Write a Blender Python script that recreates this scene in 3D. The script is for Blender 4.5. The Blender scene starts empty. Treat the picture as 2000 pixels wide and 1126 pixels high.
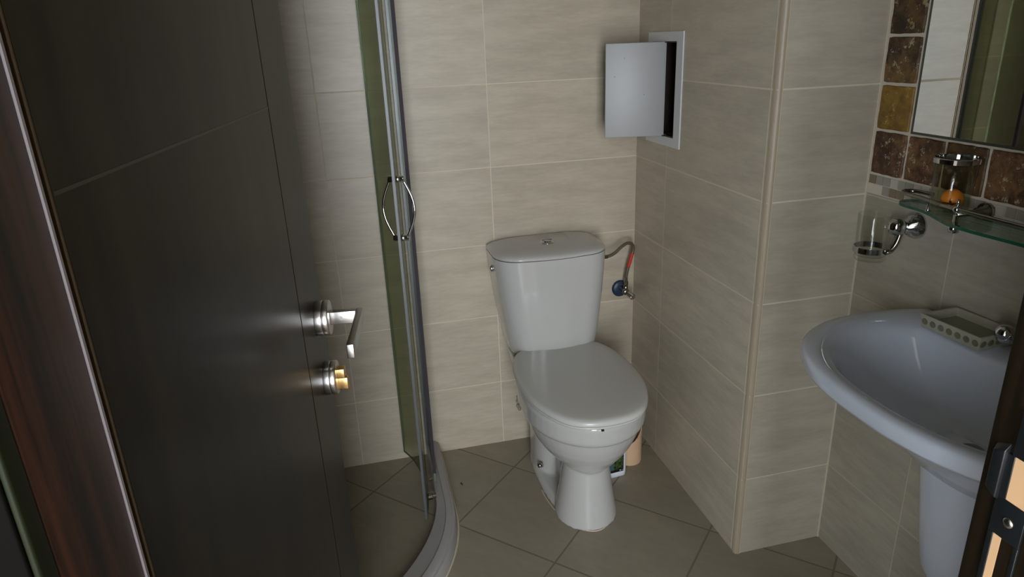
import bpy, bmesh, math, random
from mathutils import Vector, Matrix, Euler
from math import sin, cos, pi, sqrt, radians

sc = bpy.context.scene
COL = sc.collection
random.seed(7)

# ------------------------------------------------------------------ camera
cam_data = bpy.data.cameras.new('camera')
cam = bpy.data.objects.new('camera', cam_data)
COL.objects.link(cam)
sc.camera = cam
cam_data.sensor_width = 36.0
cam_data.lens = 36.0 * 1341.2 / 2000.0
cam_data.clip_start = 0.01
_yaw, _pit, _rol = 0.2254, -0.3496, -0.0403
_fw = Vector((sin(_yaw) * cos(_pit), cos(_yaw) * cos(_pit), sin(_pit)))
_r = Vector((cos(_yaw), -sin(_yaw), 0))
_u = _r.cross(_fw)
_r2 = _r * cos(_rol) + _u * sin(_rol)
_u2 = -_r * sin(_rol) + _u * cos(_rol)
_m = Matrix((_r2, _u2, -_fw)).transposed().to_4x4()
_m.translation = Vector((-0.9174, -2.105, 1.3695))
cam.matrix_world = _m

# ------------------------------------------------------------------ world, exposure
world = bpy.data.worlds.new('world')
sc.world = world
world.use_nodes = True
world.node_tree.nodes['Background'].inputs[0].default_value = (0.62, 0.74, 0.92, 1)
world.node_tree.nodes['Background'].inputs[1].default_value = 1.2
sc.view_settings.view_transform = 'Standard'
sc.view_settings.look = 'None'
sc.view_settings.exposure = 1.93
sc.view_settings.gamma = 1.0
sc.view_settings.use_curve_mapping = False


def area(name, loc, rot, sx, sy, power, color):
    d = bpy.data.lights.new(name, 'AREA')
    d.shape = 'RECTANGLE'
    d.size, d.size_y = sx, sy
    d.energy = power
    d.color = color
    o = bpy.data.objects.new(name, d)
    COL.objects.link(o)
    o.location = loc
    o.rotation_euler = rot
    return o


# daylight entering through the two hall windows behind the camera
area('daylight_window_hall', (-1.12, -3.66, 1.05), (radians(90), 0, 0), 0.80, 1.80, 17.5, (0.95, 0.96, 0.985))
area('daylight_window_far', (-2.70, -3.66, 1.15), (radians(90), 0, 0), 1.00, 2.00, 20.0, (0.86, 0.93, 1.0))


# ------------------------------------------------------------------ material helpers
def srgb(r, g, b):
    def f(c):
        c /= 255.0
        return c / 12.92 if c <= 0.04045 else ((c + 0.055) / 1.055) ** 2.4
    return (f(r), f(g), f(b), 1.0)


def new_mat(name):
    m = bpy.data.materials.new(name)
    m.use_nodes = True
    nt = m.node_tree
    return m, nt, nt.nodes['Principled BSDF']


def simple(name, col, rough=0.5, metal=0.0, spec=0.5, coat=0.0, var=0.0, scale=20.0, bump=0.0):
    m, nt, b = new_mat(name)
    b.inputs['Roughness'].default_value = rough
    b.inputs['Metallic'].default_value = metal
    b.inputs['Specular IOR Level'].default_value = spec
    b.inputs['Coat Weight'].default_value = coat
    b.inputs['Coat Roughness'].default_value = 0.05
    b.inputs['Base Color'].default_value = col
    tc = nt.nodes.new('ShaderNodeTexCoord')
    n = nt.nodes.new('ShaderNodeTexNoise')
    n.inputs['Scale'].default_value = scale
    n.inputs['Detail'].default_value = 4
    nt.links.new(tc.outputs['Object'], n.inputs['Vector'])
    mx = nt.nodes.new('ShaderNodeMix')
    mx.data_type = 'RGBA'
    k = max(var, 0.01)
    mx.inputs['A'].default_value = tuple(c * (1 - k) for c in col[:3]) + (1,)
    mx.inputs['B'].default_value = tuple(min(1, c * (1 + k)) for c in col[:3]) + (1,)
    nt.links.new(n.outputs['Fac'], mx.inputs['Factor'])
    nt.links.new(mx.outputs['Result'], b.inputs['Base Color'])
    if bump:
        bp = nt.nodes.new('ShaderNodeBump')
        bp.inputs['Strength'].default_value = bump
        bp.inputs['Distance'].default_value = 0.002
        nt.links.new(n.outputs['Fac'], bp.inputs['Height'])
        nt.links.new(bp.outputs['Normal'], b.inputs['Normal'])
    return m


class NT:
    def __init__(self, nt):
        self.nt = nt

    def n(self, t):
        return self.nt.nodes.new(t)

    def link(self, a, b):
        self.nt.links.new(a, b)

    def math(self, op, a, b=None, c=None, clamp=False):
        n = self.n('ShaderNodeMath')
        n.operation = op
        n.use_clamp = clamp
        for i, v in enumerate((a, b, c)):
            if v is None:
                continue
            if isinstance(v, (int, float)):
                n.inputs[i].default_value = v
            else:
                self.link(v, n.inputs[i])
        return n.outputs[0]

    def maprange(self, v, a, b, c, d):
        n = self.n('ShaderNodeMapRange')
        n.interpolation_type = 'SMOOTHSTEP'
        self.link(v, n.inputs[0])
        for i, x in enumerate((a, b, c, d)):
            n.inputs[i + 1].default_value = x
        return n.outputs[0]

    def mix(self, f, a, b):
        n = self.n('ShaderNodeMix')
        n.data_type = 'RGBA'
        for key, v in (('Factor', f), ('A', a), ('B', b)):
            if isinstance(v, (int, float, tuple)):
                n.inputs[key].default_value = v
            else:
                self.link(v, n.inputs[key])
        return n.outputs['Result']

    def combine(self, x, y, z):
        n = self.n('ShaderNodeCombineXYZ')
        for i, v in enumerate((x, y, z)):
            if isinstance(v, (int, float)):
                n.inputs[i].default_value = v
            else:
                self.link(v, n.inputs[i])
        return n.outputs[0]

    def noise(self, vec, scale, detail=3, rough=0.5):
        n = self.n('ShaderNodeTexNoise')
        n.inputs['Scale'].default_value = scale
        n.inputs['Detail'].default_value = detail
        n.inputs['Roughness'].default_value = rough
        self.link(vec, n.inputs['Vector'])
        return n.outputs['Fac']


def tile_mat(name, mode, uoff, usize, voff, vsize, base, dark, grout, gw=0.0022, rough=0.34, seed=0.0, streak=1.0):
    """ceramic tiles with recessed grout lines; mode 'x','y' = wall running along that axis, 'f' = diagonal floor"""
    m, nt, b = new_mat(name)
    N = NT(nt)
    tc = N.n('ShaderNodeTexCoord')
    sp = N.n('ShaderNodeSeparateXYZ')
    N.link(tc.outputs['Object'], sp.inputs[0])
    X, Y, Z = sp.outputs
    if mode == 'x':
        u, v = X, Z
    elif mode == 'y':
        u, v = Y, Z
    else:
        u = N.math('MULTIPLY', N.math('SUBTRACT', X, Y), 0.70711)
        v = N.math('MULTIPLY', N.math('ADD', X, Y), 0.70711)
    fu = N.math('DIVIDE', N.math('SUBTRACT', u, uoff), usize)
    fv = N.math('DIVIDE', N.math('SUBTRACT', v, voff), vsize)

    def dist(f, s):
        fr = N.math('FRACT', f)
        return N.math('MULTIPLY', N.math('SUBTRACT', 0.5, N.math('ABSOLUTE', N.math('SUBTRACT', fr, 0.5))), s)
    d = N.math('MINIMUM', dist(fu, usize), dist(fv, vsize))
    mask = N.maprange(d, gw * 0.45, gw * 0.85, 1.0, 0.0)
    cell = N.combine(N.math('FLOOR', fu), N.math('FLOOR', fv), seed)
    wn = N.n('ShaderNodeTexWhiteNoise')
    N.link(cell, wn.inputs['Vector'])
    # streaky stone print, shifted per tile
    sv = N.combine(N.math('ADD', N.math('MULTIPLY', u, 1.0), N.math('MULTIPLY', wn.outputs['Value'], 7.0)),
                   N.math('MULTIPLY', v, 5.0 * streak + (1 if mode == 'f' else 0)), seed)
    s1 = N.noise(sv, 5.0, 6, 0.6)
    s2 = N.noise(sv, 22.0, 5, 0.65)
    s3 = N.noise(tc.outputs['Object'], 3.0, 3)
    f = N.math('ADD', N.math('MULTIPLY', s1, 0.55), N.math('MULTIPLY', s2, 0.30))
    f = N.math('ADD', f, N.math('MULTIPLY', s3, 0.25))
    f = N.maprange(f, 0.38, 0.74, 0.0, 1.0)
    c = N.mix(f, dark, base)
    hv = N.n('ShaderNodeHueSaturation')
    N.link(c, hv.inputs['Color'])
    N.link(N.math('ADD', 0.965, N.math('MULTIPLY', wn.outputs['Value'], 0.07)), hv.inputs['Value'])
    # short dark scratches of the print
    s4 = N.noise(N.combine(N.math('MULTIPLY', u, 1.0), N.math('MULTIPLY', v, 7.0), seed + 5), 26.0, 3, 0.7)
    sc_ = N.math('MULTIPLY', N.maprange(s4, 0.62, 0.74, 0.0, 1.0), 0.16)
    c2 = N.mix(sc_, hv.outputs['Color'], tuple(x * 0.55 for x in dark[:3]) + (1,))
    c3 = N.mix(mask, c2, grout)
    N.link(c3, b.inputs['Base Color'])
    N.link(N.math('ADD', rough, N.math('MULTIPLY', mask, 0.4)), b.inputs['Roughness'])
    b.inputs['Specular IOR Level'].default_value = 0.42
    h = N.math('SUBTRACT', N.math('MULTIPLY', s2, 0.15), mask)
    bp = N.n('ShaderNodeBump')
    bp.inputs['Strength'].default_value = 0.35
    bp.inputs['Distance'].default_value = 0.0012
    N.link(h, bp.inputs['Height'])
    N.link(bp.outputs['Normal'], b.inputs['Normal'])
    return m


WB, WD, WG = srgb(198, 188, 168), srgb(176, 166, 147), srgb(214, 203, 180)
M = {}
M['tile_back'] = tile_mat('tile_back', 'x', -0.488, 0.5, 0.242, 0.25, WB, WD, WG, seed=1)
M['tile_chase'] = tile_mat('tile_chase', 'y', -0.222, 0.5, 0.242, 0.25, srgb(200, 189, 168), srgb(176, 166, 147), WG, gw=0.003, seed=2)
M['tile_return'] = tile_mat('tile_return', 'x', -5.0, 10.0, 0.242, 0.25, srgb(194, 184, 164), srgb(172, 162, 144), WG, gw=0.003, rough=0.28, seed=3)
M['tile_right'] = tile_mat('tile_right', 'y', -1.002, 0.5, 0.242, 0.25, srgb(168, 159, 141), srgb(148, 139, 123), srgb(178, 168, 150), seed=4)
M['tile_floor'] = tile_mat('tile_floor', 'f', -0.2298, 0.333, -0.4632, 0.333, srgb(160, 151, 132), srgb(147, 138, 120), srgb(124, 115, 97),
                           gw=0.0042, rough=0.42, seed=5, streak=0.25)
M['plaster'] = simple('plaster', srgb(196, 190, 178), 0.9, var=0.03)
M['hall_floor'] = simple('hall_floor', srgb(120, 96, 72), 0.5, var=0.1)
M['grout'] = simple('grout', srgb(196, 184, 164), 0.85, var=0.06, scale=60)
M['ceramic'] = simple('white_ceramic', srgb(190, 190, 186), 0.09, spec=0.55, coat=0.3, var=0.01)
M['ceramic_basin'] = simple('basin_ceramic', srgb(196, 202, 212), 0.10, spec=0.55, coat=0.3, var=0.01)
M['seat'] = simple('white_plastic_seat', srgb(200, 200, 194), 0.26, var=0.02)
M['white_metal'] = simple('white_painted_metal', srgb(214, 217, 218), 0.35, var=0.02)
M['hatch_dimmed'] = simple('hatch_door_dimmed', srgb(164, 166, 165), 0.4, var=0.02)  # same white metal as the frame; dimmer light on the door put into colour
M['black_void'] = simple('dark_cavity', srgb(38, 28, 24), 0.9, var=0.2)
M['chrome'] = simple('chrome', srgb(205, 207, 210), 0.08, metal=1.0)
M['chrome_dark'] = simple('aged_chrome', srgb(150, 148, 138), 0.16, metal=1.0)
M['steel'] = simple('brushed_steel', srgb(190, 188, 184), 0.28, metal=1.0, var=0.05, scale=80)
M['brass'] = simple('brass', srgb(216, 180, 120), 0.28, metal=1.0, var=0.05)
M['alu'] = simple('aluminium_profile', srgb(128, 132, 134), 0.4, metal=0.7)
M['kerb'] = simple('kerb_grey', srgb(168, 165, 162), 0.35, var=0.04)
M['seal_dark'] = simple('dark_seal', srgb(58, 52, 58), 0.6, spec=0.2)
M['seal_light'] = simple('light_gasket', srgb(140, 134, 138), 0.5)
M['black'] = simple('black_metal', srgb(22, 25, 26), 0.32, spec=0.5, var=0.1)
M['bare_wood'] = simple('bare_wood', srgb(206, 166, 124), 0.7, var=0.12, scale=40)
M['red'] = simple('red_sleeve', srgb(196, 60, 48), 0.45)
M['blue'] = simple('blue_plastic', srgb(32, 52, 74), 0.4)
M['trim'] = simple('beige_edge_bead', srgb(168, 153, 130), 0.35, var=0.05)
M['trim_light'] = simple('light_edge_caulk', srgb(206, 194, 170), 0.6, var=0.05)
M['beige'] = simple('beige_plastic', srgb(214, 180, 144), 0.5, var=0.04)
M['bottle'] = simple('white_bottle_plastic', srgb(224, 230, 240), 0.3)
M['soap_fill'] = simple('soap_dish_resin', srgb(118, 124, 98), 0.25, var=0.06)
M['soap_side'] = simple('soap_dish_rim', srgb(160, 156, 136), 0.3, var=0.05)
M['pebble'] = simple('soap_dish_pebble', srgb(104, 104, 78), 0.3, var=0.3, scale=120)
M['orange'] = simple('orange_wax', srgb(236, 140, 40), 0.45, var=0.08)
M['starfish'] = simple('starfish_brown', srgb(96, 38, 18), 0.8, var=0.3, scale=150)
M['mirror'] = simple('mirror_silver', (0.70, 0.68, 0.62, 1), 0.015, metal=1.0)
M['mirror_edge'] = simple('mirror_edge', srgb(70, 72, 60), 0.25, metal=0.4)
M['olive'] = simple('olive_casing', srgb(24, 28, 11), 0.5, spec=0.15, var=0.15)
M['casing'] = simple('shaded_casing', srgb(7, 6, 4), 0.6, spec=0.04)  # near-black colour stands in for shade on the window-lit casing front
M['dirt'] = simple('dark_speck', srgb(30, 24, 18), 0.9)


def wood_mat(name, c1, c2, rough, scale, axis_stretch, spec=0.5, coat=0.0):
    m, nt, b = new_mat(name)
    N = NT(nt)
    tc = N.n('ShaderNodeTexCoord')
    mp = N.n('ShaderNodeMapping')
    mp.inputs['Scale'].default_value = axis_stretch
    N.link(tc.outputs['Object'], mp.inputs['Vector'])
    a = N.noise(mp.outputs[0], scale, 6, 0.6)
    a2 = N.noise(mp.outputs[0], scale * 4.5, 4, 0.6)
    f = N.math('ADD', N.math('MULTIPLY', a, 0.7), N.math('MULTIPLY', a2, 0.3))
    f = N.maprange(f, 0.36, 0.66, 0, 1)
    N.link(N.mix(f, c1, c2), b.inputs['Base Color'])
    b.inputs['Roughness'].default_value = rough
    b.inputs['Specular IOR Level'].default_value = spec
    b.inputs['Coat Weight'].default_value = coat
    b.inputs['Coat Roughness'].default_value = 0.15
    return m


M['door_wood'] = wood_mat('dark_door_wood', srgb(15, 12, 6), srgb(40, 34, 20), 0.31, 9.0, (1, 2.6, 0.16), spec=0.14)
M['jamb_wood'] = wood_mat('brown_jamb_wood', srgb(20, 11, 7), srgb(78, 44, 28), 0.42, 14.0, (3, 3, 0.2), spec=0.25)
M['jamb_dark'] = wood_mat('dark_jamb_wood', srgb(14, 10, 5), srgb(34, 25, 15), 0.45, 14.0, (3, 3, 0.2), spec=0.2)


def thin_glass(name, tint, refl=0.06, ior=1.45, graz=0.75):
    m = bpy.data.materials.new(name)
    m.use_nodes = True
    nt = m.node_tree
    nt.nodes.remove(nt.nodes['Principled BSDF'])
    N = NT(nt)
    out = nt.nodes['Material Output']
    tr = N.n('ShaderNodeBsdfTransparent')
    tr.inputs[0].default_value = tint
    gl = N.n('ShaderNodeBsdfGlossy')
    gl.inputs['Roughness'].default_value = 0.03
    lw = N.n('ShaderNodeLayerWeight')
    lw.inputs[0].default_value = 0.5
    fz = N.math('ADD', refl * 0.7, N.math('MULTIPLY', N.math('POWER', lw.outputs['Facing'], 4.5), graz))
    mx = N.n('ShaderNodeMixShader')
    N.link(fz, mx.inputs[0])
    N.link(tr.outputs[0], mx.inputs[1])
    N.link(gl.outputs[0], mx.inputs[2])
    N.link(mx.outputs[0], out.inputs[0])
    return m


M['glass'] = thin_glass('shower_glass', (0.70, 0.73, 0.63, 1), graz=0.35)
M['glass_edge'] = simple('shower_glass_edge', srgb(104, 122, 106), 0.15)
M['tumbler'] = thin_glass('tumbler_glass', (0.965, 0.975, 0.955, 1), ior=1.4)
M['jar'] = thin_glass('jar_glass', (0.93, 0.93, 0.87, 1), ior=1.45)
M['shelf_glass'] = thin_glass('shelf_glass', (0.72, 0.80, 0.72, 1), ior=1.45)
M['shelf_edge'] = simple('shelf_glass_edge', srgb(34, 84, 60), 0.12)
M['pane'] = thin_glass('window_pane', (0.96, 0.97, 0.96, 1), ior=1.3)


def travertine(name, c1, c2, c3):
    m, nt, b = new_mat(name)
    N = NT(nt)
    tc = N.n('ShaderNodeTexCoord')
    a = N.noise(tc.outputs['Object'], 22, 8, 0.7)
    a2 = N.noise(tc.outputs['Object'], 85, 6, 0.75)
    f = N.maprange(N.math('ADD', N.math('MULTIPLY', a, 0.7), N.math('MULTIPLY', a2, 0.3)), 0.4, 0.62, 0, 1)
    c = N.mix(f, c1, c2)
    f2 = N.maprange(N.noise(tc.outputs['Object'], 48, 5, 0.8), 0.57, 0.63, 0, 1)
    c = N.mix(N.math('MULTIPLY', f2, 0.9), c, c3)
    N.link(c, b.inputs['Base Color'])
    b.inputs['Roughness'].default_value = 0.55
    bp = N.n('ShaderNodeBump')
    bp.inputs['Strength'].default_value = 0.8
    bp.inputs['Distance'].default_value = 0.002
    N.link(a2, bp.inputs['Height'])
    N.link(bp.outputs['Normal'], b.inputs['Normal'])
    return m


M['trav_brown'] = travertine('travertine_brown', srgb(54, 36, 20), srgb(116, 88, 50), srgb(168, 156, 130))
M['trav_dark'] = travertine('travertine_dark', srgb(44, 30, 15), srgb(98, 72, 36), srgb(150, 132, 98))
M['trav_gold'] = travertine('travertine_gold', srgb(108, 80, 28), srgb(142, 108, 42), srgb(166, 142, 84))
M['trav_red'] = travertine('travertine_rust', srgb(62, 38, 22), srgb(124, 90, 56), srgb(176, 164, 140))
M['mosaic_a'] = simple('mosaic_cream', srgb(176, 170, 156), 0.3, var=0.05)
M['mosaic_b'] = simple('mosaic_grey', srgb(142, 138, 124), 0.3, var=0.05)
M['mosaic_c'] = simple('mosaic_brown', srgb(120, 104, 80), 0.3, var=0.05)


# ------------------------------------------------------------------ mesh helpers
def link_mesh(name, bm, mats, parent=None, smooth=False, bevel=0.0, sub=0, label=None):
    bmesh.ops.recalc_face_normals(bm, faces=bm.faces)
    me = bpy.data.meshes.new(name)
    bm.to_mesh(me)
    bm.free()
    if not isinstance(mats, (list, tuple)):
        mats = [mats]
    for mt in mats:
        me.materials.append(mt)
    o = bpy.data.objects.new(name, me)
    COL.objects.link(o)
    if smooth:
        for p in me.polygons:
            p.use_smooth = True
    if bevel:
        md = o.modifiers.new('bevel', 'BEVEL')
        md.width = bevel
        md.segments = 3
        md.limit_method = 'ANGLE'
        md.angle_limit = radians(40)
        for p in me.polygons:
            p.use_smooth = True
    if sub:
        md = o.modifiers.new('sub', 'SUBSURF')
        md.levels = md.render_levels = sub
    if parent is not None:
        o.parent = parent
        o.matrix_parent_inverse = parent_inv(parent)
    if label:
        o['label'] = label
    return o


def parent_inv(p):
    # world transform of the (unanimated) parent chain, inverted: part meshes are written in world coordinates
    m = Matrix.Identity(4)
    chain = []
    q = p
    while q is not None:
        chain.append(q)
        q = q.parent
    for q in reversed(chain):
        loc = Matrix.LocRotScale(q.location, q.rotation_euler, q.scale)
        m = m @ q.matrix_parent_inverse @ loc if q.parent is not None else loc
    return m.inverted()


def thing(name, label, cat, loc=(0, 0, 0), group=None):
    o = bpy.data.objects.new(name, None)
    o.empty_display_size = 0.05
    o.location = loc
    COL.objects.link(o)
    return tag(o, label, cat, group)


def tag(o, label, cat, group=None, kind=None):
    o['label'] = label
    o['category'] = cat
    if group:
        o['group'] = group
    if kind:
        o['kind'] = kind
    return o


def struct(o, label, cat):
    return tag(o, label, cat, kind='structure')


def box(bm, x0, x1, y0, y1, z0, z1, mi=0, mat=None):
    vs = [bm.verts.new(v) for v in ((x0, y0, z0), (x1, y0, z0), (x1, y1, z0), (x0, y1, z0),
                                    (x0, y0, z1), (x1, y0, z1), (x1, y1, z1), (x0, y1, z1))]
    if mat is not None:
        for v in vs:
            v.co = mat @ v.co
    for f in ((0, 3, 2, 1), (4, 5, 6, 7), (0, 1, 5, 4), (1, 2, 6, 5), (2, 3, 7, 6), (3, 0, 4, 7)):
        fc = bm.faces.new([vs[i] for i in f])
        fc.material_index = mi
    return vs


def basis(d):
    d = Vector(d).normalized()
    a = Vector((0, 0, 1)) if abs(d.z) < 0.9 else Vector((1, 0, 0))
    x = a.cross(d).normalized()
    y = d.cross(x)
    return x, y, d


def loft(bm, rings, cap0=True, cap1=True, mi=0):
    vr = [[bm.verts.new(p) for p in r] for r in rings]
    n = len(vr[0])
    for a, b in zip(vr[:-1], vr[1:]):
        for i in range(n):
            j = (i + 1) % n
            bm.faces.new((a[i], a[j], b[j], b[i])).material_index = mi
    if cap0:
        bm.faces.new(list(reversed(vr[0]))).material_index = mi
    if cap1:
        bm.faces.new(vr[-1]).material_index = mi
    return vr


def lathe(bm, origin, axis, prof, n=32, mi=0, cap0=True, cap1=True):
    """prof: list of (distance along axis, radius)"""
    x, y, d = basis(axis)
    o = Vector(origin)
    rings = []
    for t, r in prof:
        r = max(r, 1e-5)
        rings.append([o + d * t + x * (r * cos(2 * pi * i / n)) + y * (r * sin(2 * pi * i / n)) for i in range(n)])
    return loft(bm, rings, cap0, cap1, mi)


def sphere(bm, c, r, n=24, mi=0, axis=(0, 0, 1), squash=1.0):
    prof = [(-r * squash * cos(pi * k / 12), r * sin(pi * k / 12)) for k in range(13)]
    lathe(bm, c, axis, prof, n, mi)


def catmull(pts, seg=8, closed=False):
    P = [Vector(p) for p in pts]
    n = len(P)
    out = []
    rng = range(n) if closed else range(n - 1)
    for i in rng:
        if closed:
            a, b, c, d = P[(i - 1) % n], P[i], P[(i + 1) % n], P[(i + 2) % n]
        else:
            a, b, c, d = P[max(i - 1, 0)], P[i], P[i + 1], P[min(i + 2, n - 1)]
        for k in range(seg):
            t = k / seg
            out.append(0.5 * ((2 * b) + (c - a) * t + (2 * a - 5 * b + 4 * c - d) * t * t + (3 * b - a - 3 * c + d) * t ** 3))
    if not closed:
        out.append(P[-1])
    return out


def tube(bm, pts, r, n=12, mi=0, cap=True, flat=1.0):
    pts = [Vector(p) for p in pts]
    rings = []
    x, y, _ = basis(pts[1] - pts[0])
    for i, p in enumerate(pts):
        d = (pts[min(i + 1, len(pts) - 1)] - pts[max(i - 1, 0)]).normalized()
        x = (x - d * x.dot(d)).normalized()
        y = d.cross(x)
        rr = r[i] if isinstance(r, (list, tuple)) else r
        rings.append([p + x * (rr * cos(2 * pi * k / n)) + y * (rr * flat * sin(2 * pi * k / n)) for k in range(n)])
    loft(bm, rings, cap, cap, mi)


def prism(bm, outline, z0, z1, mi=0, side_mi=None):
    lo = [bm.verts.new((p[0], p[1], z0)) for p in outline]
    hi = [bm.verts.new((p[0], p[1], z1)) for p in outline]
    n = len(lo)
    for i in range(n):
        j = (i + 1) % n
        bm.faces.new((lo[i], lo[j], hi[j], hi[i])).material_index = mi if side_mi is None else side_mi
    bm.faces.new(list(reversed(lo))).material_index = mi
    bm.faces.new(hi).material_index = mi


# ------------------------------------------------------------------ the setting
W, YR = 0.262, -0.743         # sink wall plane, front of the tiled pipe chase
XL, YF = -1.62, -1.72         # left wall, door wall (bathroom side)
YH = -1.80                    # door wall (hall side)
CE = 2.45
DX0, DX1, DZ = -1.068, -0.43, 2.02
HX0, HX1, HY = -3.60, 0.90, -3.60


def wallbox(name, x0, x1, y0, y1, z0, z1, m, label, cat='wall'):
    bm = bmesh.new()
    box(bm, x0, x1, y0, y1, z0, z1)
    return struct(link_mesh(name, bm, m), label, cat)


wallbox('wall_back', XL - 0.1, W + 0.1, 0.0, 0.1, 0, CE, M['tile_back'], 'beige tiled wall behind the toilet')
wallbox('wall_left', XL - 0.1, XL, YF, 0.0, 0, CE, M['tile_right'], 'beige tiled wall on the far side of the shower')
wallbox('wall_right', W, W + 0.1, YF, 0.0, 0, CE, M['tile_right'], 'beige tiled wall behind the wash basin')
wallbox('floor', HX0 - 0.1, HX1 + 0.1, YH, 0.1, -0.1, 0.0, M['tile_floor'], 'grey beige diagonal floor tiles', 'floor')
wallbox('floor', HX0 - 0.1, HX1 + 0.1, HY - 0.1, YH, -0.1, 0.0, M['hall_floor'], 'hall floor outside the bathroom door', 'floor')
wallbox('ceiling', HX0 - 0.1, HX1 + 0.1, HY - 0.1, 0.1, CE, CE + 0.1, M['plaster'], 'white ceiling', 'ceiling')

bm = bmesh.new()   # door wall around the opening
box(bm, HX0, DX0 - 0.03, YH, YF, 0, CE)
box(bm, DX1 + 0.03, HX1, YH, YF, 0, CE)
box(bm, DX0 - 0.03, DX1 + 0.03, YH, YF, DZ + 0.03, CE)
struct(link_mesh('wall_front', bm, M['plaster']), 'wall that holds the bathroom door', 'wall')
wallbox('wall_hall_left', HX0 - 0.1, HX0, HY, YH, 0, CE, M['plaster'], 'pale hall wall on the left')
wallbox('wall_hall_right', HX1, HX1 + 0.1, HY, YH, 0, CE, M['plaster'], 'pale hall wall on the right')
WIN = [(-1.52, -0.72), (-3.20, -2.20)]
bm = bmesh.new()
xs = [HX0 - 0.1, WIN[1][0], WIN[1][1], WIN[0][0], WIN[0][1], HX1 + 0.1]
for i in range(5):
    if i in (1, 3):
        box(bm, xs[i], xs[i + 1], HY - 0.1, HY, 0, 0.15)
        box(bm, xs[i], xs[i + 1], HY - 0.1, HY, 2.2, CE)
    else:
        box(bm, xs[i], xs[i + 1], HY - 0.1, HY, 0, CE)
struct(link_mesh('wall_hall_back', bm, M['plaster']), 'hall wall with two windows', 'wall')
for k, (a, b_) in enumerate(WIN):
    bm = bmesh.new()
    for q in ((a, a + 0.04, 0.15, 2.2), (b_ - 0.04, b_, 0.15, 2.2), (a, b_, 0.15, 0.19), (a, b_, 2.16, 2.2)):
        box(bm, q[0], q[1], HY - 0.05, HY - 0.01, q[2], q[3])
    struct(link_mesh('window_%d' % (k + 1), bm, M['white_metal']), 'white hall window frame', 'window')

# pipe chase: tiled box in the corner with an access opening on its left side
HY0, HY1, HZ0, HZ1 = -0.268, -0.105, 1.078, 1.345
bm = bmesh.new()
box(bm, 0, 0.02, HY1, 0.0, 0, CE, 0)
box(bm, 0, 0.02, YR + 0.001, HY0, 0, CE, 0)
box(bm, 0, 0.02, HY0, HY1, 0, HZ0, 0)
box(bm, 0, 0.02, HY0, HY1, HZ1, CE, 0)
box(bm, 0.001, W, YR, YR + 0.02, 0, CE, 1)
struct(link_mesh('wall_chase', bm, [M['tile_chase'], M['tile_return']]), 'tiled boxed-in corner between the toilet and the basin', 'wall')
bm = bmesh.new()
x1 = 0.16
vs = [(0.02, HY0, HZ0), (0.02, HY1, HZ0), (0.02, HY1, HZ1), (0.02, HY0, HZ1)]
ve = [(x1, p[1], p[2]) for p in vs]
va = [bm.verts.new(p) for p in vs]
vb = [bm.verts.new(p) for p in ve]
for i in range(4):
    j = (i + 1) % 4
    bm.faces.new((va[i], va[j], vb[j], vb[i]))
bm.faces.new(vb)
struct(link_mesh('wall_chase_cavity', bm, M['black_void']), 'dark cavity behind the access hatch', 'wall')

# rounded corner bead with its light caulk lines
bm = bmesh.new()
pr = []
for k in range(9):
    a = pi + (pi / 2) * k / 8
    pr.append((0.0105 + 0.0135 * cos(a), YR + 0.0105 + 0.0135 * sin(a)))
pr += [(0.0105, YR + 0.0105)]
prism(bm, pr, 0, CE, 0)
box(bm, -0.0012, 0.001, YR + 0.0105, YR + 0.0135, 0, CE, 1)
box(bm, 0.0105, 0.0135, YR - 0.0012, YR + 0.001, 0, CE, 1)
struct(link_mesh('trim_1', bm, [M['trim'], M['trim_light']], smooth=False), 'beige rounded edge bead on the tiled outer corner', 'trim')
# caulk line in the corner by the basin and at the toilet corner
bm = bmesh.new()
box(bm, W - 0.003, W + 0.001, YR - 0.003, YR + 0.001, 0, CE)
struct(link_mesh('trim_2', bm, M['trim_light']), 'pale grout line in the corner beside the basin', 'trim')
bm = bmesh.new()
box(bm, -0.0015, 0.0005, -0.0015, 0.0005, 0, CE)
struct(link_mesh('trim_3', bm, M['trim_light']), 'pale grout line in the corner behind the toilet', 'trim')

# travertine border round the mirror, on the basin wall
def trav_tile(bm, y0, y1, z0, z1, mi, rnd):
    g = 0.0024
    y0, y1, z0, z1 = y0 + g, y1 - g, z0 + g, z1 - g
    n = 7
    ring = []
    for k in range(n):
        ring.append((y0 + (y1 - y0) * k / n, z0))
    for k in range(n):
        ring.append((y1, z0 + (z1 - z0) * k / n))
    for k in range(n):
        ring.append((y1 - (y1 - y0) * k / n, z1))
    for k in range(n):
        ring.append((y0, z1 - (z1 - z0) * k / n))
    cy_, cz_ = (y0 + y1) / 2, (z0 + z1) / 2
    out = []
    for i, (y, z) in enumerate(ring):
        j = 0.0016 * rnd.random()
        if i % n == 0:
            j += 0.0015
        d = Vector((cy_ - y, cz_ - z)).normalized() * j
        out.append((y + d.x, z + d.y))
    r0 = [Vector((W + 0.001, y, z)) for y, z in out]
    r1 = [Vector((W - 0.004, y, z)) for y, z in out]
    r2 = [Vector((W - 0.006, cy_ + (y - cy_) * 0.95, cz_ + (z - cz_) * 0.95)) for y, z in out]
    loft(bm, [r0, r1, r2], True, True, mi)


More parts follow.
